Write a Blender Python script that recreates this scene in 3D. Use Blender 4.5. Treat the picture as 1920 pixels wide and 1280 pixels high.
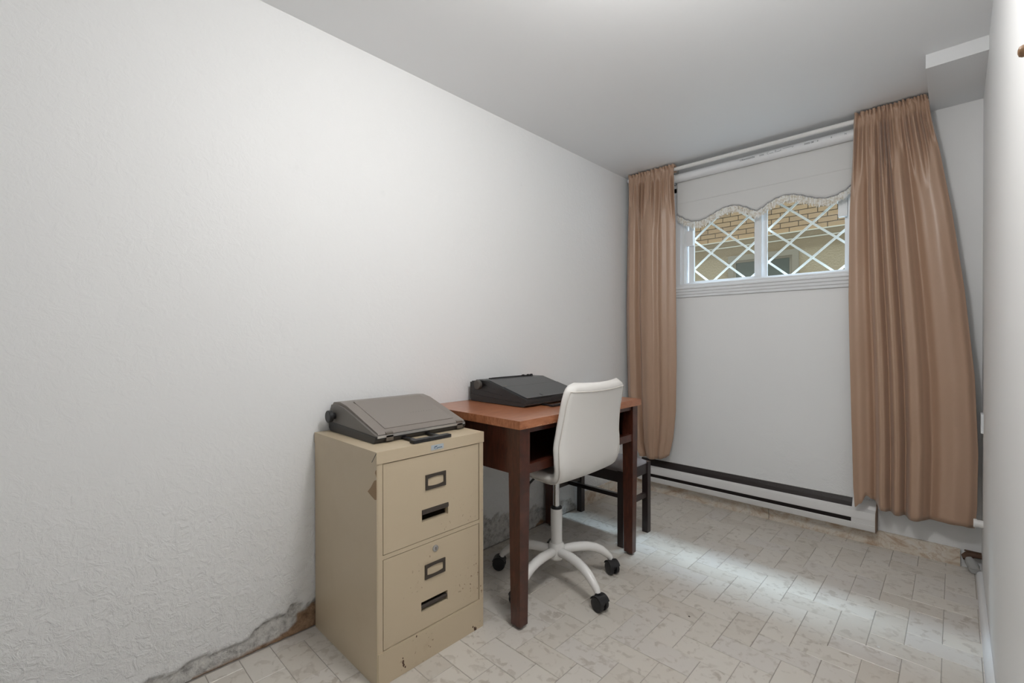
import bpy, bmesh, math, random
from mathutils import Vector, Matrix, noise
random.seed(7)
for o in list(bpy.data.objects): bpy.data.objects.remove(o, do_unlink=True)
C = bpy.context.scene.collection
S = bpy.context.scene
PI = math.pi
# ------------------------------------------------------------------ camera
cam = bpy.data.cameras.new('camera'); cam.sensor_width = 36.0; cam.sensor_fit = 'HORIZONTAL'
cam.lens = 862.59/1920*36; cam.clip_start = 0.02
co = bpy.data.objects.new('camera', cam); C.objects.link(co)
co.location = (1.7212, -3.0354, 1.07)
co.rotation_mode = 'XYZ'
co.rotation_euler = (math.radians(90-0.2546), math.radians(0.042), math.radians(43.912))
S.camera = co
# ------------------------------------------------------------------ world, daylight, exposure
w = bpy.data.worlds.new('sky'); S.world = w; w.use_nodes = True
bg = w.node_tree.nodes['Background']; bg.inputs[0].default_value = (.80, .89, 1.0, 1); bg.inputs[1].default_value = .75
def area_light(name, loc, target, sx, sy, power, col):
    l = bpy.data.lights.new(name, 'AREA'); l.shape = 'RECTANGLE'; l.size = sx; l.size_y = sy; l.energy = power; l.color = col
    o = bpy.data.objects.new(name, l); C.objects.link(o); o.location = loc
    o.rotation_euler = (Vector(target)-Vector(loc)).to_track_quat('-Z', 'Y').to_euler()
    return o
area_light('sky_above_alley_offscreen', (.86, 3.3, 8.3), (.86, 0, 1.7), 6.5, .90, 2350, (.64, .82, 1.0))
# the room's ceiling lamp, above the frame: its shadows (desk leg, cabinet, curtain, soffit face) place it here
cl_ = bpy.data.lights.new('ceiling_lamp_offscreen', 'POINT'); cl_.energy = 21.0; cl_.shadow_soft_size = .11; cl_.color = (1, .985, .965)
clo = bpy.data.objects.new('ceiling_lamp_offscreen', cl_); C.objects.link(clo); clo.location = (1.30, -2.10, 2.09)
S.view_settings.view_transform = 'Standard'; S.view_settings.look = 'None'
S.view_settings.exposure = 0.24; S.view_settings.gamma = 1.0; S.view_settings.use_curve_mapping = False

# ------------------------------------------------------------------ helpers
ORG = {}
def origin(p):
    return ORG.get(p.name, Vector((0,0,0))) if p else Vector((0,0,0))
def tag(o, label=None, cat=None, group=None, kind=None):
    if label: o['label'] = label
    if cat: o['category'] = cat
    if group: o['group'] = group
    if kind: o['kind'] = kind
    return o
def thing(name, loc, label=None, cat=None, group=None, kind=None):
    o = bpy.data.objects.new(name, None); C.objects.link(o); o.location = loc; o.empty_display_size = .05
    ORG[o.name] = Vector(loc)
    return tag(o, label, cat, group, kind)
def obj(name, bm, m, parent=None, label=None, cat=None, group=None, kind=None, smooth=False, bevel=0, seg=2, base=None, angle=35):
    """link a bmesh (world coordinates) as one object; a part keeps its thing's origin"""
    if bevel:
        es = [e for e in bm.edges if len(e.link_faces) == 2 and e.calc_face_angle(0) > .5]
        bmesh.ops.bevel(bm, geom=es, offset=bevel, segments=seg, profile=.5, affect='EDGES', clamp_overlap=True)
    bmesh.ops.recalc_face_normals(bm, faces=bm.faces)
    org = origin(parent) if parent else Vector(base or (0,0,0))
    if org.length: bmesh.ops.translate(bm, vec=-org, verts=bm.verts)
    me = bpy.data.meshes.new(name); bm.to_mesh(me); bm.free()
    if smooth or bevel:
        for p in me.polygons: p.use_smooth = True
        me.set_sharp_from_angle(angle=math.radians(angle))
    if m: me.materials.append(m)
    o = bpy.data.objects.new(name, me); C.objects.link(o)
    if parent: o.parent = parent
    else: o.location = org
    ORG[o.name] = org
    return tag(o, label, cat, group, kind)
def BM(): return bmesh.new()
def box(bm, x0, x1, y0, y1, z0, z1, M=None):
    vs = [bm.verts.new((x, y, z)) for x in (x0, x1) for y in (y0, y1) for z in (z0, z1)]
    if M is not None:
        for v in vs: v.co = M @ v.co
    f = ((0,1,3,2),(4,6,7,5),(0,4,5,1),(2,3,7,6),(0,2,6,4),(1,5,7,3))
    for q in f: bm.faces.new([vs[i] for i in q])
    return bm
def bx(*a): return box(BM(), *a)
def prism(bm, pts, axis, a, b):
    """extrude closed 2-D outline pts along axis from a to b. axis 'y': pts=(x,z); 'x': pts=(y,z); 'z': pts=(x,y)"""
    def P(p, t): return {'y': (p[0], t, p[1]), 'x': (t, p[0], p[1]), 'z': (p[0], p[1], t)}[axis]
    A = [bm.verts.new(P(p, a)) for p in pts]; B = [bm.verts.new(P(p, b)) for p in pts]
    n = len(pts)
    bm.faces.new(A); bm.faces.new(B[::-1])
    for i in range(n): bm.faces.new((A[i], A[(i+1) % n], B[(i+1) % n], B[i]))
    return bm
def tube(bm, pts, r, n=10, cap=True):
    """round tube along points, r constant or list"""
    pts = [Vector(p) for p in pts]; N = len(pts)
    R = r if isinstance(r, (list, tuple)) else [r]*N
    rings = []; up = None
    for i, p in enumerate(pts):
        d = (pts[min(i+1, N-1)]-pts[max(i-1, 0)]).normalized()
        if up is None:
            up = Vector((0,0,1)) if abs(d.z) < .9 else Vector((1,0,0))
        a = d.cross(up).normalized(); b = a.cross(d).normalized(); up = b
        rings.append([bm.verts.new(p+(a*math.cos(t)+b*math.sin(t))*R[i]) for t in [2*PI*k/n for k in range(n)]])
    for i in range(N-1):
        for k in range(n):
            bm.faces.new((rings[i][k], rings[i][(k+1) % n], rings[i+1][(k+1) % n], rings[i+1][k]))
    if cap: bm.faces.new(rings[0][::-1]); bm.faces.new(rings[-1])
    return bm
def lathe(bm, prof, c, axis='z', n=24):
    """revolve (r, h) profile about an axis through c"""
    c = Vector(c); rings = []
    for r, h in prof:
        ring = []
        for k in range(n):
            t = 2*PI*k/n; u, v = r*math.cos(t), r*math.sin(t)
            q = {'z': (u, v, h), 'y': (u, h, v), 'x': (h, u, v)}[axis]
            ring.append(bm.verts.new(c+Vector(q)))
        rings.append(ring)
    for i in range(len(prof)-1):
        for k in range(n):
            bm.faces.new((rings[i][k], rings[i][(k+1) % n], rings[i+1][(k+1) % n], rings[i+1][k]))
    bm.faces.new(rings[0][::-1]); bm.faces.new(rings[-1])
    return bm
def frame(bm, axis, d0, d1, u0, u1, v0, v1, wl, wr=None, wb=None, wt=None, inner=None):
    """rectangular ring plate; axis 'x': u=y v=z; axis 'y': u=x v=z; d0..d1 its thickness"""
    wr = wl if wr is None else wr; wb = wl if wb is None else wb; wt = wl if wt is None else wt
    o = [(u0,v0),(u1,v0),(u1,v1),(u0,v1)]; i = [(u0+wl,v0+wb),(u1-wr,v0+wb),(u1-wr,v1-wt),(u0+wl,v1-wt)]
    def P(p, d): return (d, p[0], p[1]) if axis == 'x' else (p[0], d, p[1])
    L = [[bm.verts.new(P(p, d)) for p in q] for d in (d0, d1) for q in (o, i)]
    for k in range(4):
        j = (k+1) % 4
        bm.faces.new((L[0][k], L[0][j], L[1][j], L[1][k])); bm.faces.new((L[2][k], L[3][k], L[3][j], L[2][j]))
        bm.faces.new((L[0][k], L[2][k], L[2][j], L[0][j])); bm.faces.new((L[1][k], L[1][j], L[3][j], L[3][k]))
    return bm
def interp(tab, x):
    if x <= tab[0][0]: return tab[0][1]
    for (a, p), (b, q) in zip(tab, tab[1:]):
        if x <= b:
            t = (x-a)/(b-a); return p+(q-p)*t
    return tab[-1][1]
def sinterp(tab, x):
    if x <= tab[0][0]: return tab[0][1]
    for (a, p), (b, q) in zip(tab, tab[1:]):
        if x <= b:
            t = (x-a)/(b-a); t = t*t*(3-2*t); return p+(q-p)*t
    return tab[-1][1]

# ------------------------------------------------------------------ materials
class N:
    def __init__(s, name):
        s.m = bpy.data.materials.new(name); s.m.use_nodes = True; s.t = s.m.node_tree
        s.b = s.t.nodes['Principled BSDF']
    def n(s, typ, **k):
        q = s.t.nodes.new(typ)
        for a, v in k.items():
            if a.startswith('i_'):
                key = a[2:].replace('_', ' ')
                q.inputs[key].default_value = v
            else: setattr(q, a, v)
        return q
    def l(s, a, b): s.t.links.new(a, b)
    def pos(s, scale=(1,1,1)):
        g = s.n('ShaderNodeNewGeometry'); mp = s.n('ShaderNodeMapping'); mp.inputs['Scale'].default_value = scale
        s.l(g.outputs['Position'], mp.inputs['Vector']); return mp.outputs[0]
    def noise(s, scale, detail=3, rough=.55, vec=None, dist=0):
        q = s.n('ShaderNodeTexNoise'); q.inputs['Scale'].default_value = scale; q.inputs['Detail'].default_value = detail
        q.inputs['Roughness'].default_value = rough; q.inputs['Distortion'].default_value = dist
        s.l(vec if vec is not None else s.pos(), q.inputs['Vector']); return q.outputs['Fac']
    def ramp(s, fac, stops, interp='LINEAR'):
        q = s.n('ShaderNodeValToRGB'); q.color_ramp.interpolation = interp
        e = q.color_ramp.elements
        while len(e) < len(stops): e.new(.5)
        for el, (p, c) in zip(e, stops):
            el.position = p; el.color = (c, c, c, 1) if isinstance(c, (int, float)) else (*c, 1)
        s.l(fac, q.inputs['Fac']); return q.outputs['Color']
    def mix(s, fac, a, b, mode='MIX'):
        q = s.n('ShaderNodeMix'); q.data_type = 'RGBA'; q.blend_type = mode
        for sock, v in ((q.inputs[0], fac), (q.inputs[6], a), (q.inputs[7], b)):
            if isinstance(v, (int, float)): sock.default_value = v
            elif isinstance(v, tuple): sock.default_value = (*v, 1)
            else: s.l(v, sock)
        return q.outputs[2]
    def math(s, op, a, b=None):
        q = s.n('ShaderNodeMath'); q.operation = op
        for sock, v in ((q.inputs[0], a), (q.inputs[1], b)):
            if v is None: continue
            if isinstance(v, (int, float)): sock.default_value = v
            else: s.l(v, sock)
        return q.outputs[0]
    def xyz(s, k):
        g = s.n('ShaderNodeNewGeometry'); q = s.n('ShaderNodeSeparateXYZ'); s.l(g.outputs['Position'], q.inputs[0]); return q.outputs[k]
    def bump(s, h, strength=.2, dist=.002):
        q = s.n('ShaderNodeBump'); q.inputs['Strength'].default_value = strength; q.inputs['Distance'].default_value = dist
        s.l(h, q.inputs['Height']); s.l(q.outputs[0], s.b.inputs['Normal'])
    def col(s, c):
        if isinstance(c, tuple): s.b.inputs['Base Color'].default_value = (*c, 1)
        else: s.l(c, s.b.inputs['Base Color'])
    def set(s, **k):
        for a, v in k.items():
            key = {'rough': 'Roughness', 'metal': 'Metallic', 'spec': 'Specular IOR Level', 'sheen': 'Sheen Weight', 'coat': 'Coat Weight', 'aniso': 'Anisotropic', 'coatr': 'Coat Roughness', 'sheenr': 'Sheen Roughness'}[a]
            if isinstance(v, (int, float)): s.b.inputs[key].default_value = v
            else: s.l(v, s.b.inputs[key])
        return s
MAT = {}
def simple(name, c, rough=.5, metal=0, spec=.5, **k):
    q = N(name); q.col(c); q.set(rough=rough, metal=metal, spec=spec, **k); MAT[name] = q.m; return q
def mats():
    q = simple('wall_paint', (.865,.87,.87), .5, spec=.35)
    q.bump(q.noise(160, 3), .06, .001)
    q = simple('blistered_paint', (.865,.87,.87), .5, spec=.35)
    z = q.xyz(2); lowm = q.ramp(z, [(.25, 1.0), (.62, 0.0)]); pt = q.ramp(q.noise(3.4, 2, .5), [(.5, 0.0), (.6, 1.0)])
    q.bump(q.math('ADD', q.math('MULTIPLY', q.math('MULTIPLY', q.noise(34, 5, .7, None, 1.0), lowm), pt), q.math('MULTIPLY', q.noise(160, 3), .03)), .55, .010)
    q = simple('ceiling_paint', (.88,.89,.90), .55, spec=.3); q.bump(q.noise(120, 3), .05, .001)
    q = simple('white_gloss', (.80,.81,.82), .3)
    q = simple('vinyl', (.84,.86,.88), .3)
    # left wall: paint above, flaked plaster near the floor
    q = N('flaking_wall'); MAT['flaking_wall'] = q.m
    at = q.n('ShaderNodeAttribute', attribute_name='flake'); fl = at.outputs['Fac']
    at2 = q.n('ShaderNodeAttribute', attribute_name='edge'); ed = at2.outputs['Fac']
    pl = q.ramp(q.noise(38, 5, .7), [(.3, (.30,.29,.28)), (.48, (.60,.59,.57)), (.62, (.74,.73,.70))])
    br = q.ramp(q.noise(30, 4, .7), [(.35, (.20,.12,.07)), (.6, (.42,.27,.17))])
    at3 = q.n('ShaderNodeAttribute', attribute_name='brown')
    pl = q.mix(at3.outputs['Fac'], pl, br)
    sm = q.ramp(q.noise(7, 4, .7), [(.66, 0.0), (.78, .22)])
    paint = q.mix(sm, (.865,.87,.87), (.66,.66,.66))
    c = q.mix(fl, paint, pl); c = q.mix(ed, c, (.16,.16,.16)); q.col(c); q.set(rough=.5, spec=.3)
    z = q.xyz(2); lowm = q.ramp(z, [(.05, 1.0), (.75, 0.12)])
    h = q.math('MULTIPLY', q.math('ADD', q.noise(95, 5, .7), q.math('MULTIPLY', q.ramp(q.noise(30, 4, .65, None, .8), [(.45, 0.0), (.7, 1.0)]), 1.2)), lowm); q.bump(h, .6, .006)
    # floor tile
    q = N('floor_tile'); MAT['floor_tile'] = q.m
    oi = q.n('ShaderNodeObjectInfo'); rnd = oi.outputs['Random']
    cb = q.n('ShaderNodeCombineXYZ'); q.l(rnd, cb.inputs[2])
    g = q.n('ShaderNodeNewGeometry'); va = q.n('ShaderNodeVectorMath'); va.operation = 'ADD'
    sc = q.n('ShaderNodeVectorMath'); sc.operation = 'SCALE'; sc.inputs[3].default_value = 9
    q.l(cb.outputs[0], sc.inputs[0]); q.l(g.outputs['Position'], va.inputs[0]); q.l(sc.outputs[0], va.inputs[1]); v = va.outputs[0]
    base = q.ramp(rnd, [(0, (.615,.570,.510)), (.5, (.690,.650,.590)), (1, (.650,.615,.575))])
    blot = q.ramp(q.noise(30, 3, .55, v, .5), [(.535, 0.0), (.64, .75)])
    cl = q.ramp(q.noise(9, 3, .5, v), [(.3, .25), (.7, 1.0)])
    f = q.math('MULTIPLY', blot, cl)
    c = q.mix(f, base, (.415,.365,.310)); lt = q.ramp(q.noise(14, 3, .5, v), [(.5, 0.0), (.8, .35)])
    q.col(q.mix(lt, c, (.70,.67,.62))); q.set(rough=.30, spec=.5); q.bump(q.noise(60, 3, .5, v), .05, .002)
    q = simple('grout', (.36,.33,.30), .8); q.bump(q.noise(300, 2), .3, .001)
    # marble skirting
    q = N('marble'); MAT['marble'] = q.m
    v = q.pos((1,1,1.4)); a = q.noise(6.5, 5, .62, v, 2.2); b = q.noise(11, 4, .6, v, 1.2)
    c = q.ramp(a, [(.33, (.50,.36,.25)), (.46, (.70,.62,.52)), (.6, (.76,.71,.64)), (.72, (.56,.50,.44))])
    vn = q.ramp(b, [(.47, 0.0), (.50, .5), (.53, 0.0)]); q.col(q.mix(vn, c, (.45,.30,.19))); q.set(rough=.3)
    # desk wood
    q = N('desk_wood'); MAT['desk_wood'] = q.m
    v = q.pos((6,1.1,1.1)); w1 = q.noise(16, 5, .6, v, .6)
    c = q.ramp(w1, [(.3, (.038,.0105,.0060)), (.5, (.066,.0175,.0095)), (.72, (.105,.031,.017))])
    sc = q.ramp(q.noise(55, 3, .6), [(.72, 0.0), (.8, .5)]); q.col(q.mix(sc, c, (.34,.17,.10))); q.set(rough=.33, coat=.25, coatr=.2)
    q.bump(w1, .08, .001)
    q = N('desk_top_wood'); MAT['desk_top_wood'] = q.m
    v = q.pos((9,1.0,3)); w1 = q.noise(14, 5, .6, v, .6)
    c = q.ramp(w1, [(.3, (.29,.100,.042)), (.5, (.40,.150,.068)), (.72, (.50,.210,.105))])
    q.col(c); q.set(rough=.3, coat=.3, coatr=.15); q.bump(w1, .05, .001)
    simple('wood_chip', (.66,.48,.36), .7)
    simple('espresso_wood', (.020,.012,.012), .3, coat=.3)
    simple('dark_interior', (.012,.010,.010), .7)
    q = simple('stool_leather', (.21,.185,.185), .27); q.bump(q.noise(180, 3), .15, .001)
    # chair
    q = simple('cream_leather', (.80,.78,.75), .42); q.bump(q.noise(220, 3), .06, .0006)
    simple('cream_piping', (.70,.66,.61), .45)
    simple('white_enamel', (.84,.83,.81), .22, coat=.4)
    simple('chrome', (.62,.63,.65), .16, 1)
    simple('black_plastic', (.014,.014,.016), .42)
    simple('grey_ring', (.35,.35,.36), .35, .6)
    # cabinet
    q = N('cabinet_enamel'); MAT['cabinet_enamel'] = q.m
    z = q.xyz(2); lo = q.ramp(z, [(.02, 1.0), (.40, .55), (.60, .12)])
    sp = q.ramp(q.noise(85, 2, .5), [(.66, 0.0), (.70, 1.0)]); cl = q.ramp(q.noise(6, 2, .5), [(.48, 0.0), (.62, 1.0)])
    f = q.math('MULTIPLY', q.math('MULTIPLY', sp, cl), lo)
    st = q.math('MULTIPLY', q.ramp(q.noise(26, 4, .7), [(.52, 0.0), (.8, .5)]), q.math('MULTIPLY', cl, lo))
    c = q.mix(st, (.600,.495,.350), (.43,.30,.175)); c = q.mix(f, c, (.17,.08,.035)); q.col(c); q.set(rough=.36, spec=.45)
    q.bump(q.noise(240, 2), .03, .0006)
    q = simple('cabinet_side', (.600,.495,.350), .36, spec=.45); q.col(q.mix(q.ramp(q.noise(5, 4, .65), [(.5, 0.0), (.8, .35)]), (.600,.495,.350), (.50,.39,.25)))
    simple('brown_metal', (.085,.070,.060), .4, .5)
    simple('steel', (.5,.5,.5), .3, 1)
    q = simple('old_tape', (.33,.215,.115), .6)
    simple('badge_blue', (.48,.54,.58), .4); simple('badge_ink', (.05,.09,.16), .5)
    # typewriters
    q = simple('taupe_plastic', (.245,.215,.192), .40); q.bump(q.noise(420, 2), .10, .0006)
    q = simple('taupe_side', (.185,.170,.156), .5); q.bump(q.noise(420, 2), .10, .0006)
    q = simple('charcoal_plastic', (.022,.022,.024), .36); q.bump(q.noise(420, 2), .08, .0005)
    q = simple('typewriter_black', (.030,.031,.032), .40); q.bump(q.noise(420, 2), .08, .0005)
    q = simple('typewriter_top', (.048,.050,.053), .30); q.bump(q.noise(420, 2), .08, .0005)
    simple('knob_grey', (.085,.078,.068), .5); simple('latch_metal', (.20,.175,.15), .35, .6); simple('trim_silver', (.55,.54,.53), .3, .6)
    simple('lid_print', (.105,.092,.082), .45)
    # textiles
    q = N('satin'); MAT['satin'] = q.m
    q.col((.450,.292,.200)); q.set(rough=.40, spec=.8, sheen=.3, sheenr=.35)
    q.bump(q.noise(9, 3, .5, q.pos((1,1,.7)), .5), .25, .008)
    q = N('shade_fabric'); MAT['shade_fabric'] = q.m; q.col((.71,.71,.70)); q.set(rough=.8, spec=.2)
    q.bump(q.noise(500, 2), .2, .0005)
    simple('shade_braid', (.33,.33,.335), .7); simple('shade_seam', (.68,.68,.67), .8)
    q = N('fringe_thread'); MAT['fringe_thread'] = q.m; q.col(q.ramp(q.noise(90, 2), [(.35, (.66,.60,.50)), (.55, (.90,.89,.86))])); q.set(rough=.7)
    simple('print_ink', (.16,.17,.18), .6)
    simple('heater_white', (.74,.73,.72), .35); simple('heater_dark', (.022,.015,.014), .5); simple('heater_brown', (.19,.12,.08), .6)
    simple('fin_metal', (.06,.05,.05), .4, .7)
    # outdoors
    q = simple('stucco', (.33,.25,.15), .9, spec=.2); q.bump(q.noise(45, 5, .7), .9, .02)
    q = N('brick'); MAT['brick'] = q.m; oi = q.n('ShaderNodeObjectInfo')
    c = q.ramp(oi.outputs['Random'], [(0, (.26,.150,.070)), (.5, (.31,.185,.088)), (.85, (.27,.165,.08)), (1, (.15,.08,.04))])
    q.col(q.mix(q.noise(40, 3), c, (.30,.20,.11))); q.set(rough=.9, spec=.2); q.bump(q.noise(120, 3), .4, .004)
    simple('mortar', (.15,.12,.085), .95, spec=.1); simple('stone_band', (.45,.40,.30), .8); simple('old_wood_frame', (.20,.16,.105), .7)
    simple('far_pane', (.085,.09,.065), .15); q = simple('gravel', (.38,.35,.31), .95); q.bump(q.noise(60, 4), .8, .02)
    simple('grille_paint', (.92,.91,.89), .4)
    # glass pane: clear with mirror reflection by angle
    q = N('pane_glass'); MAT['pane_glass'] = q.m; t = q.t; t.nodes.remove(q.b)
    tr = t.nodes.new('ShaderNodeBsdfTransparent'); tr.inputs[0].default_value = (.95,.97,.96,1); gl = t.nodes.new('ShaderNodeBsdfGlossy'); gl.inputs['Roughness'].default_value = .02
    lw = t.nodes.new('ShaderNodeLayerWeight'); pw = t.nodes.new('ShaderNodeMath'); pw.operation = 'POWER'; pw.inputs[1].default_value = 4; t.links.new(lw.outputs['Facing'], pw.inputs[0])
    fr = t.nodes.new('ShaderNodeMath'); fr.operation = 'MULTIPLY_ADD'; fr.inputs[1].default_value = .6; fr.inputs[2].default_value = .035; t.links.new(pw.outputs[0], fr.inputs[0]); mx = t.nodes.new('ShaderNodeMixShader')
    t.links.new(fr.outputs[0], mx.inputs[0]); t.links.new(tr.outputs[0], mx.inputs[1]); t.links.new(gl.outputs[0], mx.inputs[2])
    t.links.new(mx.outputs[0], t.nodes['Material Output'].inputs[0])
    simple('rust', (.10,.055,.035), .8); q = simple('grey_joint', (.38,.38,.37), .5); q.bump(q.noise(120, 4), .5, .004)
    simple('hook_wood', (.21,.115,.055), .4); simple('dark_speck', (.05,.04,.035), .8); simple('paint_white', (.85,.85,.84), .6)
mats()
M = MAT

# ================================================================== THE ROOM
RX, RZ, RY = 1.813, 2.234, -4.25
fl = obj('floor', bx(-.12, RX+.12, RY-.1, .1, -.10, -.0022), M['grout'], kind='structure', label='beige stone-look tiles laid in herringbone over grout')
# herringbone tiles: 1 x 2 cells, cell .0965 m
cw, gx, gy = .0965, .824, -1.600
tile_mesh = {}
def tile_me(a, b):
    k = (round(a, 3), round(b, 3))
    if k not in tile_mesh:
        bm = bx(0, a, 0, b, -.006, 0)
        es = [e for e in bm.edges if all(v.co.z > -.001 for v in e.verts)]
        bmesh.ops.bevel(bm, geom=es, offset=.0012, segments=1, profile=.5, affect='EDGES')
        bmesh.ops.recalc_face_normals(bm, faces=bm.faces)
        me = bpy.data.meshes.new('tile'); bm.to_mesh(me); bm.free(); me.materials.append(M['floor_tile']); tile_mesh[k] = me
    return tile_mesh[k]
tiles = []
for j in range(-30, 20):
    for m4 in range(-12, 12):
        for (ci, cj, a, b) in ((j+4*m4, j, 1, 2), (j+1+4*m4, j, 2, 1)):
            x0, y0 = gx+ci*cw, gy+cj*cw
            x1, y1 = x0+a*cw, y0+b*cw
            x0, x1, y0, y1 = max(x0, 0), min(x1, RX), max(y0, RY), min(y1, 0)
            if x1-x0 > .012 and y1-y0 > .012: tiles.append((x0, x1, y0, y1))
cp = Vector(co.location); vis = []
for t in tiles:
    c = Vector(((t[0]+t[1])/2, (t[2]+t[3])/2, 0))-cp
    d = c.x*-.6935+c.y*.7204; u = c.x*.7204+c.y*.6935
    dist = d if d > .5 and abs(u/d) < 1.25 and 1.07/d < .86 else 99+(-t[2])
    vis.append((dist, t))
vis.sort(); gap = .0008
far_bm = BM()
for k, (d, (x0, x1, y0, y1)) in enumerate(vis):
    if d < 90 and k < 300:
        o = bpy.data.objects.new('tile', tile_me(x1-x0-2*gap, y1-y0-2*gap)); C.objects.link(o); o.parent = fl
        o.location = (x0+gap, y0+gap, random.uniform(-.0008, .0004))
    else: box(far_bm, x0+gap, x1-gap, y0+gap, y1-gap, -.006, 0)
obj('tile_field', far_bm, M['floor_tile'], fl, kind='stuff')
obj('ceiling', bx(-.12, RX+.12, RY-.1, .12, RZ, RZ+.1), M['ceiling_paint'], kind='structure', label='flat pale grey painted ceiling')
# left wall with flaking plaster foot
def wall_left():
    ys = []; y = RY
    while y < -1e-6:
        ys.append(y); y += .05 if y < -3.1 else .0085
    ys.append(0.0)
    zs = [i*.0085 for i in range(42)]; z = zs[-1]
    while z < RZ-.01:
        z += .02 if z < .8 else .08
        zs.append(min(z, RZ))
    if zs[-1] < RZ: zs.append(RZ)
    line = [(-4.3,.0),(-3.2,.02),(-2.83,.060),(-2.64,.052),(-2.557,.062),(-2.393,.100),(-2.316,.085),(-2.0,.09),(-1.6,.13),(-1.443,.155),(-1.308,.140),(-1.15,.12),(-1.05,.115),(-.97,.08),(-.85,.085),(-.72,.075),(-.66,.0),(0,0)]
    br = [(-4.3,0),(-2.75,0),(-2.6,.008),(-2.44,.012),(-2.40,.03),(-2.36,.072),(-2.30,.085),(-2.22,0),(-1.06,0),(-1.0,.022),(-.95,0),(0,0)]
    bm = BM(); la = bm.verts.layers.float.new('flake'); le = bm.verts.layers.float.new('edge'); lb = bm.verts.layers.float.new('brown')
    V = []
    for y in ys:
        row = []
        for z in zs:
            n1 = noise.fractal(Vector((3.1, y*14, z*14)), 1, 2, 5); n2 = noise.noise(Vector((7, y*5, z*6)))
            zl = interp(line, y)
            low = max(0, min(1, (.55-z)/.5)); x = low*(.0022*n2+.0012*noise.fractal(Vector((1, y*30, z*30)), 1, 2, 3))
            fm = 0; em = 0; bmk = 0
            if zl > .004:
                d = zl*(1+.38*n1)-z
                fm = max(0, min(1, d/.006+.5))
                x += -.0075*fm + fm*.0035*noise.fractal(Vector((5, y*45, z*45)), 1, 2, 4)
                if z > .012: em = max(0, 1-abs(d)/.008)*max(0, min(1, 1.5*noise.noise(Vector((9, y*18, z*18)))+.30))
                b = interp(br, y)*(1+.5*n1)-z; bmk = max(0, min(1, b/.006+.5)) if interp(br, y) > .003 else 0
            x = min(x, .0035)
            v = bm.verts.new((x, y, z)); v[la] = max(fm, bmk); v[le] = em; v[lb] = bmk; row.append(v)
        V.append(row)
    for i in range(len(ys)-1):
        for k in range(len(zs)-1): bm.faces.new((V[i][k], V[i+1][k], V[i+1][k+1], V[i][k+1]))
    box(bm, -.12, -.03, RY-.1, .1, -.02, RZ+.02)
    return bm
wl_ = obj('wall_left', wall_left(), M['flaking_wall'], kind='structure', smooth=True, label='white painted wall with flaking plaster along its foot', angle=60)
WX0, WX1, WZ0, WZ1 = .386, 1.336, 1.432, 2.06
bm = BM(); box(bm, -.1, WX0, 0, .1, -.02, RZ); box(bm, WX1, RX+.1, 0, .1, -.02, RZ); box(bm, WX0, WX1, 0, .1, -.02, WZ0); box(bm, WX0, WX1, 0, .1, WZ1, RZ)
wb = obj('wall_back', bm, M['blistered_paint'], kind='structure', label='white painted wall around the small high window')
obj('wall_right', bx(RX, RX+.1, RY-.1, .1, -.02, RZ), M['wall_paint'], kind='structure', label='plain white wall running beside the camera')
bm = BM(); box(bm, -.1, .55, RY-.1, RY, -.02, RZ); box(bm, 1.41, RX+.1, RY-.1, RY, -.02, RZ); box(bm, .55, 1.41, RY-.1, RY, 2.04, RZ)
obj('wall_front', bm, M['wall_paint'], kind='structure', label='plain white wall with a closed door')
bm = BM(); box(bm, .50, .55, RY-.01, RY+.015, 0, 2.09); box(bm, 1.41, 1.46, RY-.01, RY+.015, 0, 2.09); box(bm, .55, 1.41, RY-.01, RY+.015, 2.04, 2.09); box(bm, .551, 1.409, RY-.055, RY-.012, .004, 2.039)
obj('door_1', bm, M['white_gloss'], kind='structure', label='plain white closed door in its casing')
obj('trim_1', bx(1.632, RX, -.496, 0, 2.178, RZ), M['white_gloss'], kind='structure', bevel=.002, label='boxed white soffit in the ceiling corner')
# marble skirting, piece by piece
br_ = thing('baseboard_back', (.9, 0, 0), kind='structure', label='veined cream marble skirting under the window wall')
for a, b in ((.016, .926), (.9295, 1.742)):
    obj('marble_slab', bx(a, b, -.016, -.0005, 0, .080), M['marble'], br_, bevel=.0015)
bl_ = thing('baseboard_left', (0, -.3, 0), kind='structure', label='veined marble skirting behind the low stool')
for a, b in ((-.64, -.31), (-.307, -.001)):
    obj('marble_slab', bx(.0045, .0155, a, b, 0, .090), M['marble'], bl_, bevel=.0015)
bm = BM(); pr = [(RX-.0005, 0)]+[(RX-.0005-.020*math.cos(t), .026*math.sin(t)) for t in [PI/2*k/6 for k in range(7)]]
prism(bm, pr, 'y', RY, -.085); obj('baseboard_right', bm, M['white_gloss'], kind='structure', smooth=True, label='thin white rounded trim along the right wall')
# ================================================================== WINDOW
win = thing('window_1', (.86, .03, WZ0), kind='structure', label='white sliding window with two panes set high in the wall')
for a, b in ((.334, .3862), (1.3358, 1.388)):
    obj('casing', bx(a, b, -.012, 0, 1.415, 2.09), M['vinyl'], win, bevel=.003)
obj('casing', bx(.334, 1.388, -.012, 0, 2.0605, 2.11), M['vinyl'], win, bevel=.003)
pf = [(0,1.352),(-.012,1.352),(-.013,1.366),(-.019,1.370),(-.020,1.384),(-.027,1.388),(-.028,1.402),(-.036,1.407),(-.036,1.418),(-.030,1.4215),(0,1.4215)]
obj('sill_trim', prism(BM(), pf, 'x', .345, 1.375), M['vinyl'], win)
obj('sill', bx(WX0, WX1, -.028, .10, 1.4216, 1.434), M['vinyl'], win, bevel=.002)
bm = BM(); frame(bm, 'y', .002, .096, WX0+.0005, WX1-.0005, 1.4345, WZ1-.0005, .022, .022, .010, .03)
frame(bm, 'y', .014, .030, WX0+.022, WX1-.022, 1.4445, WZ1-.03, .010, .010, .004, .01)
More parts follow.
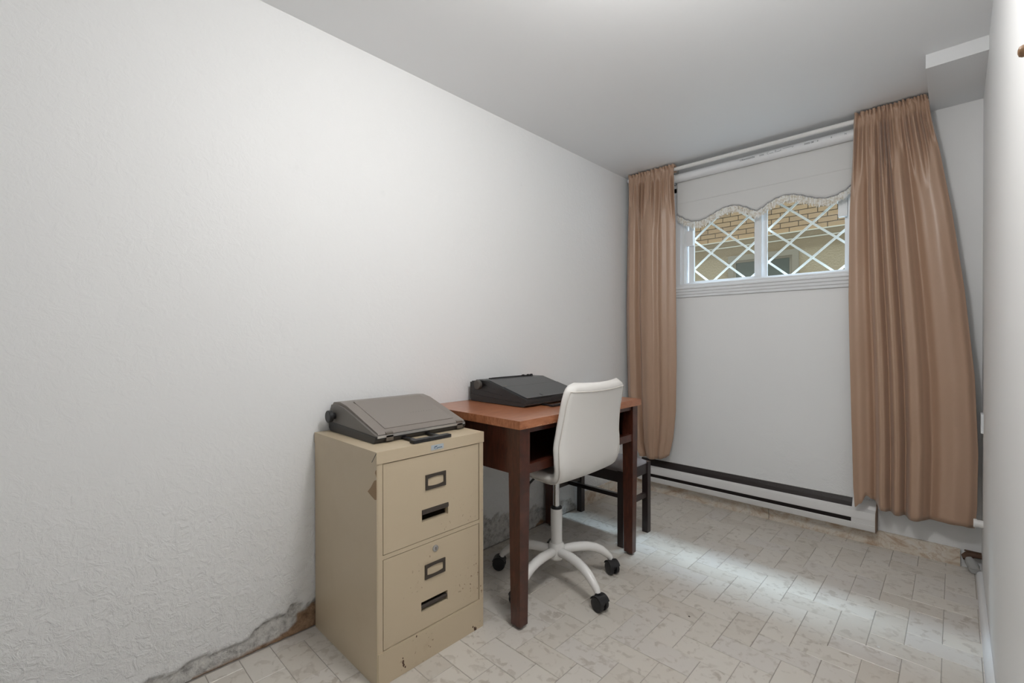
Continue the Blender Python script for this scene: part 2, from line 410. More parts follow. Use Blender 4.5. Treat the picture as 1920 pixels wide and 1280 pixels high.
frame(bm, 'y', .046, .054, WX0+.022, WX1-.022, 1.4445, WZ1-.03, .008, .008, .004, .01)
obj('window_frame', bm, M['vinyl'], win)
sl = obj('sash', frame(BM(), 'y', .0305, .0455, .428, .872, 1.4455, 2.024, .034, .038, .012, .04), M['vinyl'], win, bevel=.002)
obj('pane', bx(.460, .836, .036, .040, 1.456, 1.986), M['pane_glass'], sl)
obj('sash_lock', bx(.420, .464, .006, .0305, 1.695, 1.795), M['vinyl'], sl, bevel=.003)
sr = obj('sash', frame(BM(), 'y', .056, .072, .862, 1.306, 1.4445, 2.024, .036, .022, .010, .04), M['vinyl'], win, bevel=.002)
obj('pane', bx(.896, 1.286, .062, .066, 1.453, 1.986), M['pane_glass'], sr)
obj('sash_lock', bx(1.258, 1.300, .022, .0555, 1.740, 1.848), M['vinyl'], sr, bevel=.003)
# diamond grille outside
gr = thing('window_grille', (.86, .11, 1.40), 'white diamond lattice grille fixed outside the window', 'grille')
GX0, GX1, GZ0, GZ1 = .372, 1.350, 1.412, 2.075
obj('grille_frame', frame(BM(), 'y', .1005, .118, GX0, GX1, GZ0, GZ1, .016), M['grille_paint'], gr)
ndx, ndz, nx, nz = .1155, .1002, 1.0065, 1.6455
sl_ = ndz/ndx
for sgn in (1, -1):
    for i in range(-9, 9):
        xc = nx+2*i*ndx; ends = []
        lo, hi = GX0+.014, GX1-.014
        f = lambda x: nz+sgn*sl_*(x-xc)
        xa = xc+sgn*(GZ0+.014-nz)/sl_; xb = xc+sgn*(GZ1-.014-nz)/sl_
        a, b = max(lo, min(xa, xb)), min(hi, max(xa, xb))
        if b-a < .02: continue
        p, q = Vector((a, 0, f(a))), Vector((b, 0, f(b))); d = (q-p).normalized(); n = Vector((-d.z, 0, d.x))*.0062
        yy = (.1035, .1085) if sgn > 0 else (.1086, .1136)
        prb = [(v.x, v.z) for v in (p+n, q+n, q-n, p-n)]
        obj('lattice_bar', prism(BM(), prb, 'y', *yy), M['grille_paint'], gr)

# ================================================================== OUTDOORS
obj('ground', bx(-6, 8, .1, 4.6, 1.05, 1.15), M['gravel'], kind='structure', label='gravel strip between the two houses')
nb = thing('neighbour_house', (0, 4, 1.15), 'beige stucco and tan brick house across the alley', 'house')
YB = 4.0
obj('stucco_wall', bx(-6, 8, YB, YB+.3, 1.15, 2.40), M['stucco'], nb)
obj('brick_backing', bx(-6, 8, YB+.012, YB+.3, 2.49, 7.6), M['mortar'], nb)
obj('stone_band', bx(-6, 8, YB-.02, YB+.3, 2.40, 2.415), M['stone_band'], nb)
obj('stone_band', bx(-6, 8, YB-.01, YB+.3, 2.416, 2.489), M['stucco'], nb)
obj('stone_band', bx(-6, 8, YB-.03, YB+.3, 2.4895, 2.503), M['stone_band'], nb)
bl, bh, jo = .205, .060, .010
bmb = bx(0, bl, 0, .03, 0, bh); bmesh.ops.recalc_face_normals(bmb, faces=bmb.faces); bme = bpy.data.meshes.new('brick'); bmb.to_mesh(bme); bmb.free(); bme.materials.append(M['brick'])
rest = BM(); bz = 2.508; row = 0
while bz < 7.5:
    x = -5.9+(row % 2)*(bl+jo)/2
    while x < 7.7:
        if bz < 3.35 and -1.65 < x < 1.35:
            o = bpy.data.objects.new('brick', bme); C.objects.link(o); o.parent = nb; o.location = (x, YB-4, bz-1.15)
        else: box(rest, x, x+bl, YB, YB+.03, bz, bz+bh)
        x += bl+jo
    bz += bh+jo; row += 1
obj('brickwork', rest, M['brick'], nb, kind='stuff')
hw = obj('house_window', frame(BM(), 'y', YB-.035, YB+.0, -.66, .23, 1.62, 2.27, .075), M['old_wood_frame'], nb)
obj('pane', bx(-.585, .155, YB-.012, YB-.004, 1.695, 2.195), M['far_pane'], hw)
obj('inner_frame', frame(BM(), 'y', YB-.025, YB-.0125, -.585, .155, 1.695, 2.195, .03), M['old_wood_frame'], hw)

# ================================================================== CURTAIN ROD, ROLLER SHADE
RODY, RODZ = -.085, 2.197
rod = thing('curtain_rod', (.83, RODY, RODZ), 'long white curtain rod just under the ceiling', 'curtain rod')
obj('rod', tube(BM(), [(.040, RODY, RODZ), (1.628, RODY, RODZ)], .0118, 16), M['white_enamel'], rod, smooth=True)
for x in (.046, 1.622): obj('end_cap', tube(BM(), [(x-.008, RODY, RODZ), (x+.008, RODY, RODZ)], .0135, 16), M['vinyl'], rod, smooth=True)
for x in (.36, 1.38):
    bm = BM(); box(bm, x-.008, x+.008, RODY-.012, -.0005, RODZ-.018, RODZ-.012); box(bm, x-.010, x+.010, -.004, -.0005, RODZ-.030, RODZ+.02)
    obj('bracket', bm, M['white_enamel'], rod)
sh = thing('roller_shade', (.866, -.046, 2.128), 'grey scalloped roller shade with cream fringe covering the window top', 'shade')
TY, TZ, TR = -.050, 2.143, .0275
obj('roller_tube', tube(BM(), [(.362, TY, TZ), (1.368, TY, TZ)], TR, 28), M['white_gloss'], sh, smooth=True)
for x in (.357, 1.373): obj('bracket', bx(x-.004, x+.004, TY-.028, -.0125, TZ-.03, TZ+.03), M['vinyl'], sh)
scal = [(.372,1.905),(.400,1.886),(.440,1.858),(.480,1.842),(.520,1.838),(.560,1.846),(.600,1.862),(.640,1.880),(.680,1.893),(.720,1.897),(.760,1.890),(.800,1.872),(.840,1.848),(.866,1.836)]
scal = scal+[(1.732-x, z) for x, z in scal[-2::-1]]
FY = -.0335
bm = BM(); nS = 120; cols = []
for i in range(nS+1):
    x = .372+(1.36-.372)*i/nS; zb = sinterp(scal, x); c = []
    for k in range(13):
        t = k/12; z = TZ-.002+(zb-TZ+.002)*t
        c.append(bm.verts.new((x, FY-.003*math.sin(PI*t)+.0012*math.sin(x*17+z*9), z)))
    cols.append(c)
for i in range(nS):
    for k in range(12): bm.faces.new((cols[i][k], cols[i+1][k], cols[i+1][k+1], cols[i][k+1]))
fb = obj('shade_cloth', bm, M['shade_fabric'], sh, smooth=True)
md = fb.modifiers.new('thick', 'SOLIDIFY'); md.thickness = .0016; md.offset = 0
obj('seam', tube(BM(), [(.373+.9865*i/40, FY-.0042+.0012*math.sin((.373+.9865*i/40)*17+17.8), 1.975) for i in range(41)], .0016, 6), M['shade_seam'], fb)
obj('hem_braid', tube(BM(), [(x, FY-.003, sinterp(scal, x)+.002) for x in [.372+.988*i/150 for i in range(151)]], .0038, 8), M['shade_braid'], fb, smooth=True)
bm = BM()
for i in range(430):
    x = .374+.984*(i+random.random()*.8)/430; z = sinterp(scal, x); L = random.uniform(.032, .050); wv = random.uniform(.0009, .0017); y = FY-.003+random.uniform(-.004, .004); dx = random.uniform(-.004, .004)
    box(bm, x-wv, x+wv, y-.0008, y+.0008, z-L, z, None)
    for v in bm.verts[-8:] if False else []: pass
obj('fringe', bm, M['fringe_thread'], fb, kind='stuff')
def text_on(parent, s, loc, size, rot, m, name='printing', shear=0, extr=.00015):
    cu = bpy.data.curves.new(name, 'FONT'); cu.body = s; cu.size = size; cu.extrude = extr; cu.shear = shear; cu.align_x = 'LEFT'
    o = bpy.data.objects.new(name, cu); C.objects.link(o); o.rotation_euler = rot; o.location = Vector(loc)-origin(parent)
    dg = bpy.context.evaluated_depsgraph_get(); me = bpy.data.meshes.new_from_object(o.evaluated_get(dg))
    bpy.data.objects.remove(o); q = bpy.data.objects.new(name, me); C.objects.link(q); q.rotation_euler = rot; q.location = Vector(loc)-origin(parent); q.parent = parent
    me.materials.clear(); me.materials.append(m); return q
ta = math.radians(13)
ty, tz = TY-(TR+.0004)*math.cos(ta), TZ+(TR+.0004)*math.sin(ta)
for s, x, hgt in (('OB', .783, .014), ('2605', .800, .014), ('0605', .828, .014), ('06', .853, .014), ('2006', .890, .013), ('2005 08', 1.117, .014), ('II', 1.178, .013), ('II', 1.240, .013), ('N', 1.300, .013)):
    text_on(sh, s, (x, ty-.0007-.006*math.sin(ta), tz-.006*math.cos(ta)), hgt, (PI/2-ta, 0, 0), M['print_ink'])
# handwriting-like logo: strokes on the tube
def tp(x, h):
    a = ta+h/TR; return (x, TY-(TR+.0006)*math.cos(a), TZ+(TR+.0006)*math.sin(a))
bm = BM()
tube(bm, [tp(.938+.006*math.cos(t), .001+.007*math.sin(t)) for t in [.8+k*.55 for k in range(9)]], .0007, 5)
tube(bm, [tp(.944+.001*k, -.005+.0014*(k % 2)) for k in range(22)], .0008, 5)
tube(bm, [tp(.975+.004*math.cos(t)*(.5+.5*abs(math.sin(t))), .001+.006*math.sin(t)) for t in [k*.5-1.5 for k in range(13)]], .0007, 5)
tube(bm, [tp(.981+.001*k, -.005+.0014*(k % 2)) for k in range(21)]+[tp(1.004, .006)], .0008, 5)
tube(bm, [tp(1.012, .004), tp(1.045, .0045), tp(1.066, .005), tp(1.060, -.002)], .0007, 5)
obj('script_logo', bm, M['print_ink'], sh)

# ================================================================== CURTAINS
def curtain(name, label, tabL, tabR, hem, folds, y0, seed, wide, depth):
    """tabL/tabR: (z, x) edges; hem(s) -> hem height; folds: pleats gathered on the rod; wide: fold depth along the width lower down"""
    nS, nT = 300, 110
    rnd = random.Random(seed); ph = [rnd.uniform(0, 6.28) for _ in range(12)]
    def phase(s): return 2*PI*folds*(s+.022*math.sin(11*s+ph[0])+.012*math.sin(27*s+ph[1]))
    top = RZ-.006
    rows = []; bm = BM()
    def X(s, z):
        a = interp(tabL, z); b = interp(tabR, z); return a+(b-a)*s
    for z in (RODZ-.018, RODZ-.008, RODZ+.008, RODZ+.020):      # rear flap of the rod pocket
        rows.append([bm.verts.new((X(i/nS, top), RODY+.0185+.003*math.sin(phase(i/nS)), z)) for i in range(nS+1)])
    def sm(a, b, x):
        t = max(0, min(1, (x-a)/(b-a))); return t*t*(3-2*t)
    for k in range(nT+1):
        t = k/nT; row = []
        for i in range(nS+1):
            s = i/nS; zb = hem(s)
            z = top+(zb-top)*(t**1.35); dz = top-z
            f = phase(s)+ph[2]
            amp = .65+.35*math.sin(s*17+ph[3])
            tight = sm(.045, .10, dz)*(1-sm(.16, .16+.34*amp, dz))          # teardrop pleats under the pocket
            p1 = math.sin(f)*abs(math.sin(f))**-.25 if abs(math.sin(f)) > 1e-4 else 0
            low = sm(.09, .42, dz)
            sw = s+.012*math.sin(2.1*z+ph[5])*sm(0, .5, dz)*min(1, min(s, 1-s)*8)
            wv = sum(sinterp(wide, sw+d) for d in (-.012, 0, .012))/3
            y = y0-tight*.019*amp*p1-low*depth*wv*(.85+.15*sm(.6, 1.9, dz))
            x = X(s, z)+tight*.002*math.cos(f)
            if dz <= .085:      # rod pocket: cloth hugging the rod, crumpled
                pk = 1-sm(.050, .085, dz)
                cr = .006*(1+math.sin(f))*amp+.003*noise.noise(Vector((s*70, dz*60, seed)))
                y = y*(1-pk)+pk*min(RODY-.0155-cr, RODY-.0140)
            if dz < .030:       # ruffled heading above the rod
                hr = 1-dz/.030
                y += hr*(.013*math.sin(f*1.35+ph[6])+.008*noise.noise(Vector((s*85, 3, seed))))-.004*hr
                x += hr*.003*math.cos(f*1.35+ph[6])
            y += low*.006*noise.noise(Vector((x*11, z*3.2, seed)))+low*.0035*noise.noise(Vector((x*10, z*13+x*8, seed)))*sm(.9, 1.8, dz)
            z2 = z-(.006*abs(math.sin(f*1.35+ph[7])) if k == 0 else 0)
            row.append(bm.verts.new((x, y, z2)))
        rows.append(row)
    for a, b in zip(rows, rows[1:]):
        for i in range(nS): bm.faces.new((a[i], a[i+1], b[i+1], b[i]))
    o = obj(name, bm, M['satin'], label=label, cat='curtain', smooth=True, base=(interp(tabL, 1), y0, RODZ), angle=180)
    md = o.modifiers.new('thick', 'SOLIDIFY'); md.thickness = .0012; md.offset = 0
    return o
# right panel
tL = [(.18,1.352),(.30,1.344),(.50,1.340),(.9,1.330),(1.3,1.322),(1.7,1.326),(2.0,1.336),(2.25,1.345)]
tR = [(.18,1.785),(.30,1.795),(.56,1.798),(.90,1.786),(1.3,1.752),(1.66,1.710),(1.95,1.668),(2.10,1.642),(2.25,1.622)]
hemR = lambda s: .200+sinterp([(0,.004),(.06,.03),(.12,.075),(.17,.058),(.24,.022),(.40,.010),(.52,.004),(.60,.012),(.75,.020),(.9,.022),(1,.016)], s)
curtain('curtain', 'wide brown satin curtain hanging between the window and the soffit corner', tL, tR, hemR, 14, -.108, 4, [(0,-.3),(.07,.15),(.15,-.35),(.195,-1),(.25,.8),(.295,.55),(.325,-.8),(.375,.75),(.415,.45),(.45,-1.1),(.50,.75),(.57,1),(.62,.1),(.655,-.75),(.74,.15),(.84,.5),(.94,.25),(1,-.4)], .034)
tL = [(.20,.150),(.35,.085),(.7,.040),(1.3,.030),(1.8,.038),(2.05,.046),(2.25,.052)]
tR = [(.20,.330),(.28,.338),(.40,.366),(.60,.386),(.9,.390),(1.3,.388),(1.7,.386),(2.0,.382),(2.25,.384)]
hemL = lambda s: .262+sinterp([(0,.0),(.5,-.006),(.8,.0),(.92,.012),(1,.028)], s)
curtain('curtain', 'narrow brown satin curtain in the corner behind the desk', tL, tR, hemL, 10, -.108, 11, [(0,-.5),(.10,.5),(.18,.3),(.26,-.9),(.36,.5),(.5,1),(.6,.75),(.68,-.1),(.76,.25),(.86,-.3),(1,-1.0)], .033)

# ================================================================== BASEBOARD HEATER
HX0, HX1 = .10, 1.434
ht = thing('baseboard_heater', (.77, -.03, .1), 'long white electric baseboard heater under the window', 'heater')
obj('back_plate', bx(HX0, HX1, -.006, -.0005, .083, .229), M['heater_white'], ht)
obj('dark_core', prism(BM(), [(-.006,.095),(-.048,.095),(-.054,.140),(-.048,.160),(-.034,.172),(-.022,.205),(-.010,.227),(-.006,.227)], 'x', HX0+.004, 1.33), M['heater_dark'], ht)
obj('top_lip', bx(HX0, HX1, -.011, -.006, .2268, .2305), M['heater_white'], ht)
obj('front_cover', prism(BM(), [(-.040,.1865),(-.060,.176),(-.068,.156),(-.068,.139),(-.062,.136),(-.0575,.140),(-.0575,.154),(-.052,.170),(-.037,.1815)], 'x', HX0, HX1), M['heater_white'], ht, bevel=.0012)
obj('bottom_lip', prism(BM(), [(-.006,.083),(-.066,.083),(-.068,.087),(-.068,.113),(-.064,.116),(-.060,.113),(-.058,.093),(-.006,.093)], 'x', HX0, HX1), M['heater_white'], ht, bevel=.001)
obj('end_box', prism(BM(), [(-.006,.089),(-.0655,.089),(-.0665,.156),(-.058,.177),(-.038,.186),(-.012,.226),(-.006,.226)], 'x', 1.331, HX1-.003), M['heater_white'], ht)
obj('end_cap', prism(BM(), [(-.0005,.082),(-.070,.082),(-.071,.158),(-.062,.181),(-.040,.191),(-.012,.2315),(-.0005,.2315)], 'x', HX1-.003, HX1+.0015), M['heater_brown'], ht, label='brown-edged end plate')
for i in range(26):
    x = .16+i*.045; obj('screw_hole', lathe(BM(), [(.0022, 0), (.0022, .0012)], (x, -.0205, .2125), 'y', 8), M['fin_metal'], ht)

# ================================================================== FILE CABINET
X0, X1, Y0, Y1, HC = .006, .451, -2.3125, -1.871, .7255
fc = thing('file_cabinet', ((X0+X1)/2, (Y0+Y1)/2, 0), 'beige two-drawer metal file cabinet with rust spots', 'cabinet')
ce = M['cabinet_enamel']
bm = BM(); box(bm, X0, X1-.0005, Y0+.001, Y0+.004, 0, .6865); box(bm, X0, X1-.0005, Y1-.004, Y1-.001, 0, .6865); box(bm, X0, X0+.003, Y0+.004, Y1-.004, 0, .6865); box(bm, X0+.003, X1-.03, Y0+.004, Y1-.004, .01, .014)
obj('body', bm, M['cabinet_side'], fc)
obj('top', bx(X0, X1+.002, Y0-.001, Y1+.001, .6875, HC), M['cabinet_side'], fc, bevel=.0025)
bm = BM(); prism(bm, [(X1-.028,.6905),(X1-.0245,.6905),(X1+.0025,.7225),(X1-.001,.7225)], 'y', Y0-.0013, Y0-.0009); obj('corner_seam', bm, M['brown_metal'], fc)
for a, b in ((Y0+.0042, Y0+.0205), (Y1-.0205, Y1-.0042)): obj('post', bx(X1-.029, X1, a, b, .1045, .6870), ce, fc, bevel=.001)
obj('rail', bx(X1-.03, X1-.0015, Y0+.0205, Y1-.0205, .3885, .4015), ce, fc)
obj('plinth', bx(X1-.029, X1+.0018, Y0+.0042, Y1-.0042, 0, .1045), ce, fc, bevel=.0012)
def drawer(z0, z1, hy0, hy1, hz0, hz1, ly0, ly1, lz0, lz1, lip):
    a, b = Y0+.0235, Y1-.0235
    d = obj('drawer', frame(BM(), 'x', X1-.020, X1-.0015, a, b, z0, z1, hy0-a, b-hy1, hz0-z0, z1-hz1), ce, fc)
    if lip:
        bm = BM(); prism(bm, [(X1-.002,hz1-.010),(X1+.0005,hz1-.012),(X1+.002,hz1-.004),(X1+.0005,hz1+.003),(X1-.002,hz1+.004)], 'y', hy0, hy1)
        obj('pull_lip', bm, M['brown_metal'], d, bevel=.0008)
    else:
        bm = BM(); tube(bm, [(X1-.010, hy0, hz0+.013), (X1-.010, hy1, hz0+.013)], .007, 10); obj('pull_bar', bm, M['brown_metal'], d, smooth=True)
    # card holder: frame with a bowed opening
    cy, cz = (ly0+ly1)/2, (lz0+lz1)/2; hw_, hh = (ly1-ly0)/2, (lz1-lz0)/2
    bm = BM(); n = 40; rings = {}
    for dd in (X1-.0015, X1+.0025):
        O, I = [], []
        for k in range(n):
            t = 2*PI*k/n; c_, s_ = math.cos(t), math.sin(t); mm = max(abs(c_), abs(s_))
            u, v = c_/mm, s_/mm
            O.append(bm.verts.new((dd, cy+hw_*u, cz+hh*v)))
            iu = .80*u; iv = v*(.62-.14*u*u) if abs(v) > .999 else v*(.62-.14*u*u)
            I.append(bm.verts.new((dd, cy+hw_*iu, cz+hh*iv)))
        rings[dd] = (O, I)
    (O0, I0), (O1, I1) = rings[X1-.0015], rings[X1+.0025]
    for k in range(n):
        j = (k+1) % n
        for q in ((O1[k],O1[j],I1[j],I1[k]), (O0[k],O0[j],O1[j],O1[k]), (I0[k],I1[k],I1[j],I0[j])): bm.faces.new(q)
    obj('card_holder', bm, M['brown_metal'], d)
    return d
drawer(.4035, .6845, -2.146, -2.036, .463, .500, -2.132, -2.048, .567, .617, True)
d2 = drawer(.107, .3865, -2.149, -2.039, .165, .198, -2.135, -2.051, .269, .317, False)
lk = obj('lock', lathe(BM(), [(.011, 0), (.011, .003), (.0085, .0045), (.0082, .0045)], (X1-.0015, -2.092, .361), 'x', 20), M['steel'], d2, smooth=True)
obj('keyhole', bx(X1+.003, X1+.0034, -2.0932, -2.0908, .356, .366), M['brown_metal'], d2)
bd = obj('badge', bx(X1+.002, X1+.003, -2.111, -2.059, .6965, .7135), M['badge_blue'], fc, label='pale blue maker badge')
bm = BM(); xb = X1+.0032
tube(bm, [(xb, -2.087+.012*math.cos(t), .704+.005*math.sin(t)) for t in [2.2+k*.35 for k in range(9)]], .0007, 5)
tube(bm, [(xb, -2.097, .7055), (xb, -2.091, .7085), (xb, -2.086, .709), (xb, -2.089, .7068), (xb, -2.094, .705)], .0009, 5)
for k in range(8): box(bm, xb-.0003, xb+.0002, -2.087+.0028*k, -2.0852+.0028*k, .7008, .7040)
obj('badge_logo', bm, M['badge_ink'], bd)
tp_ = [[(.452,.672),(.444,.668),(.441,.661),(.446,.655),(.450,.649),(.452,.649)], [(.452,.641),(.436,.636),(.416,.612),(.396,.594),(.418,.585),(.440,.578),(.449,.580),(.452,.600)]]
for pts in tp_: obj('tape_remnant', prism(BM(), [(min(a, .4498), b) for a, b in pts], 'y', Y0+.0004, Y0+.001), M['old_tape'], fc, label='torn strip of old brown tape')
for y, z, r in ((-2.219,.028,.004),(-2.221,.038,.005),(-2.213,.020,.003),(-2.222,.052,.0025),(-1.918,.010,.005),(-1.912,.004,.006),(-1.925,.018,.003),(-2.17,.098,.003)):
    pts = [(y+r*random.uniform(.5,1.2)*math.cos(t), max(.0005, z+1.5*r*random.uniform(.5,1.2)*math.sin(t))) for t in [k*.7 for k in range(9)]]
    obj('rust_spot', prism(BM(), pts, 'x', X1+.0018, X1+.0023), M['rust'], fc)

# ================================================================== TAUPE TYPEWRITER ON THE CABINET
ZT = HC+.0005
tw = thing('typewriter', (.18, -2.07, ZT), 'taupe portable typewriter with closed lid on the beige file cabinet', 'typewriter')
ya, yb = -2.262, -1.878
def inset_prism(pts_lo, pts_hi, a, b):
    """tapered side walls: profile at the two ends slightly smaller"""
    bm = BM(); n = len(pts_lo)
    R = [[bm.verts.new((x, y, z)) for x, z in q] for y, q in ((a, pts_lo), (a+.012, pts_hi), (b-.012, pts_hi), (b, pts_lo))]
    bm.faces.new(R[0]); bm.faces.new(R[3][::-1])
    for i in range(3):
        for k in range(n): bm.faces.new((R[i][k], R[i][(k+1) % n], R[i+1][(k+1) % n], R[i+1][k]))
    return bm
obj('base_tray', prism(BM(), [(.026,ZT),(.345,ZT),(.356,ZT+.014),(.356,ZT+.024),(.014,ZT+.036),(.014,ZT+.012)], 'y', ya, yb), M['charcoal_plastic'], tw, bevel=.005)
sd = obj('side_shell', prism(BM(), [(.014,ZT+.0355),(.354,ZT+.0235),(.354,ZT+.028),(.130,ZT+.096),(.080,ZT+.103),(.030,ZT+.099),(.014,ZT+.07)], 'y', ya+.002, yb-.002), M['taupe_side'], tw, bevel=.006)
ld = obj('lid', prism(BM(), [(.350,ZT+.0255),(.356,ZT+.029),(.352,ZT+.034),(.135,ZT+.1045),(.085,ZT+.1125),(.035,ZT+.1085),(.020,ZT+.096),(.035,ZT+.0975),(.125,ZT+.0955)], 'y', ya+.010, yb-.006), M['taupe_plastic'], tw, bevel=.006, seg=3)
# raised middle panel of the lid along the slope
s0, s1 = Vector((.330, 0, ZT+.0412)), Vector((.110, 0, ZT+.1112)); dn = Vector((.07, 0, .22)).normalized()*.0022
bm = BM(); L = [s0-dn, s1-dn, s1+dn, s0+dn]
prism(bm, [(v.x, v.z) for v in L], 'y', ya+.050, yb-.040); obj('lid_panel', bm, M['taupe_plastic'], ld, bevel=.0018)
rot = Matrix(((0, -(s0-s1).normalized().x, 0), (1, 0, 0), (0, -(s0-s1).normalized().z, 0)))
ex = Vector((0,1,0)); ey = (s1-s0).normalized(); ez = ex.cross(ey)
R3 = Matrix((ex, ey, ez)).transposed().to_euler()
# faint, worn maker's script on the lid: only light strokes survive
bm = BM()
for k in range(9):
    p = s0.lerp(s1, .36+.004*(k % 3))+dn*1.03; y = ya+.205+k*.012
    q = p+ey*(.005+.002*(k % 2)); tube(bm, [(p.x, y, p.z), (q.x, y+.005, q.z)], .0005, 4)
obj('worn_lettering', bm, M['lid_print'], ld)
obj('front_trim', bx(.353, .3600, ya+.006, yb-.006, ZT+.0185, ZT+.0262), M['trim_silver'], tw, bevel=.0012)
for y in (-2.224, -1.922): obj('latch', prism(BM(), [(.350,ZT+.036),(.3585,ZT+.033),(.360,ZT+.024),(.360,ZT+.006),(.355,ZT+.006),(.350,ZT+.022)], 'y', y, y+.027), M['latch_metal'], tw, bevel=.001)
hd = obj('handle', bx(.418, .442, -2.172, -2.016, ZT+.001, ZT+.011), M['black_plastic'], tw, bevel=.003)
for y in (-2.150, -2.052): obj('handle_arm', bx(.350, .424, y-.008, y+.008, ZT+.003, ZT+.009), M['black_plastic'], hd, bevel=.002)
kc = (.058, ya, ZT+.060)
kb = obj('platen_knob', lathe(BM(), [(.012,.002),(.012,-.010),(.020,-.010),(.0225,-.013),(.0225,-.024),(.020,-.026)], kc, 'y', 28), M['black_plastic'], tw, smooth=True)

# ================================================================== DESK
DT = .775
dk = thing('desk', (.31, -1.39, 0), 'reddish brown wooden school desk with open shelf beside the cabinet', 'desk')
dw = M['desk_wood']
LX = ((.022, .080), (.525, .583)); LY = ((-1.812, -1.758), (-.998, -.952))
for lx in LX:
    for ly in LY:
        bm = BM(); tp2 = .006
        a = [(lx[0]+(tp2 if lx[0] > .3 else 0), ly[0]+tp2, .012), (lx[1]-tp2, ly[0]+tp2, .012), (lx[1]-tp2, ly[1]-tp2, .012), (lx[0]+(tp2 if lx[0] > .3 else 0), ly[1]-tp2, .012)]
        bb = [(lx[0], ly[0], .60), (lx[1], ly[0], .60), (lx[1], ly[1], .60), (lx[0], ly[1], .60)]
        cc = [(x, y, .744) for x, y, z in bb]
        R_ = [[bm.verts.new(p) for p in q] for q in (a, bb, cc)]
        bm.faces.new(R_[0][::-1]); bm.faces.new(R_[2])
        for i in range(2):
            for k in range(4): bm.faces.new((R_[i][k], R_[i][(k+1) % 4], R_[i+1][(k+1) % 4], R_[i+1][k]))
        lg = obj('leg', bm, dw, dk, bevel=.005)
        obj('foot_glide', lathe(BM(), [(.012, 0), (.016, .004), (.016, .0125)], ((lx[0]+lx[1])/2, (ly[0]+ly[1])/2, 0), 'z', 14), M['brown_metal'], lg, smooth=True)
obj('desktop', bx(.010, .596, -1.826, -.942, .744, DT), M['desk_top_wood'], dk, bevel=.004, seg=3)
for y0, y1 in ((-1.808, -1.790), (-.972, -.954)): obj('side_panel', bx(.080, .525, y0, y1, .572, .744), dw, dk)
obj('back_panel', bx(.030, .046, -1.758, -.998, .572, .744), dw, dk)
obj('front_rail', bx(.553, .575, -1.758, -.998, .722, .744), dw, dk, bevel=.001)
obj('shelf', bx(.046, .572, -1.790, -.972, .575, .588), dw, dk)
obj('shelf_edge', bx(.556, .578, -1.758, -.998, .570, .604), dw, dk, bevel=.004)
for k in range(16):
    y = -1.82+random.random()**1.5*.35; obj('edge_chip', prism(BM(), [(.5955, .7455), (.5955+.0012, .7462+random.random()*.003), (.5955, .7488)], 'y', y, y+random.uniform(.002, .005)), M['wood_chip'], dk)

# ================================================================== BLACK TYPEWRITER ON THE DESK
ZD = DT+.0005
tb = thing('typewriter', (.22, -1.37, ZD), 'black electronic typewriter with flat cover standing on the desk', 'typewriter')
ya, yb = -1.575, -1.175
obj('base_tray', prism(BM(), [(.046,ZD+.002),(.385,ZD+.002),(.397,ZD+.010),(.397,ZD+.017),(.040,ZD+.032),(.040,ZD+.006)], 'y', ya, yb), M['typewriter_black'], tb, bevel=.003)
obj('body', prism(BM(), [(.041,ZD+.0325),(.396,ZD+.0175),(.396,ZD+.034),(.390,ZD+.037),(.160,ZD+.1015),(.080,ZD+.1035),(.070,ZD+.098),(.046,ZD+.096)], 'y', ya+.001, yb-.001), M['typewriter_black'], tb, bevel=.002)
def slab(x0, z0, x1, z1, th, a, b, name, m, par, bev=.0015):
    p, q = Vector((x0, 0, z0)), Vector((x1, 0, z1)); d = (q-p).normalized(); n = Vector((-d.z, 0, d.x)); n = n if n.z > 0 else -n
    return obj(name, prism(BM(), [(v.x, v.z) for v in (p, q, q+n*th, p+n*th)], 'y', a, b), m, par, bevel=bev)
tw2 = lambda x: ZD+.1015-(x-.160)*(.0645/.230)   # height of the sloping top at x
cov = slab(.158, tw2(.158), .248, tw2(.248), .0028, ya+.010, yb-.004, 'rear_cover', M['typewriter_top'], tb)
slab(.384, tw2(.384)+.0005, .3935, tw2(.384)-.0015, .0042, ya+.012, yb-.004, 'cover_lip', M['typewriter_top'], tb, .001)
lidb = slab(.2525, tw2(.2525), .384, tw2(.384), .0045, ya+.012, yb-.004, 'keyboard_cover', M['typewriter_top'], tb, .002)
obj('cover_catch', slab(.366, tw2(.366)+.0045, .382, tw2(.382)+.0045, .0012, -1.452, -1.446, 'cover_catch', M['typewriter_black'], tb, .0004).data and BM(), None) if False else slab(.366, tw2(.366)+.0046, .383, tw2(.383)+.0046, .0014, -1.450, -1.442, 'cover_catch', M['typewriter_black'], tb, .0004)
obj('rear_deck', bx(.085, .158, ya+.012, yb-.004, ZD+.1025, ZD+.1045), M['typewriter_top'], tb, bevel=.0008)
obj('paper_slot', bx(.092, .138, ya+.050, yb-.045, ZD+.1046, ZD+.1052), M['typewriter_black'], tb)
obj('platen', tube(BM(), [(.112, ya+.055, ZD+.104), (.112, yb-.050, ZD+.104)], .006, 12), M['charcoal_plastic'], tb, smooth=True)
obj('paper_bail', tube(BM(), [(.128, ya+.052, ZD+.106), (.130, ya+.056, ZD+.111), (.130, yb-.054, ZD+.111), (.128, yb-.050, ZD+.106)], .0018, 8), M['black_plastic'], tb, smooth=True)
for y in (-1.300, -1.262, -1.238): obj('bail_roller', lathe(BM(), [(.005,-.006),(.005,.006)], (.130, y, ZD+.111), 'y', 12), M['black_plastic'], tb, smooth=True)
obj('side_groove', prism(BM(), [(.052,ZD+.058),(.250,ZD+.041),(.250,ZD+.043),(.052,ZD+.061)], 'y', ya-.0008, ya+.001), M['charcoal_plastic'], tb)
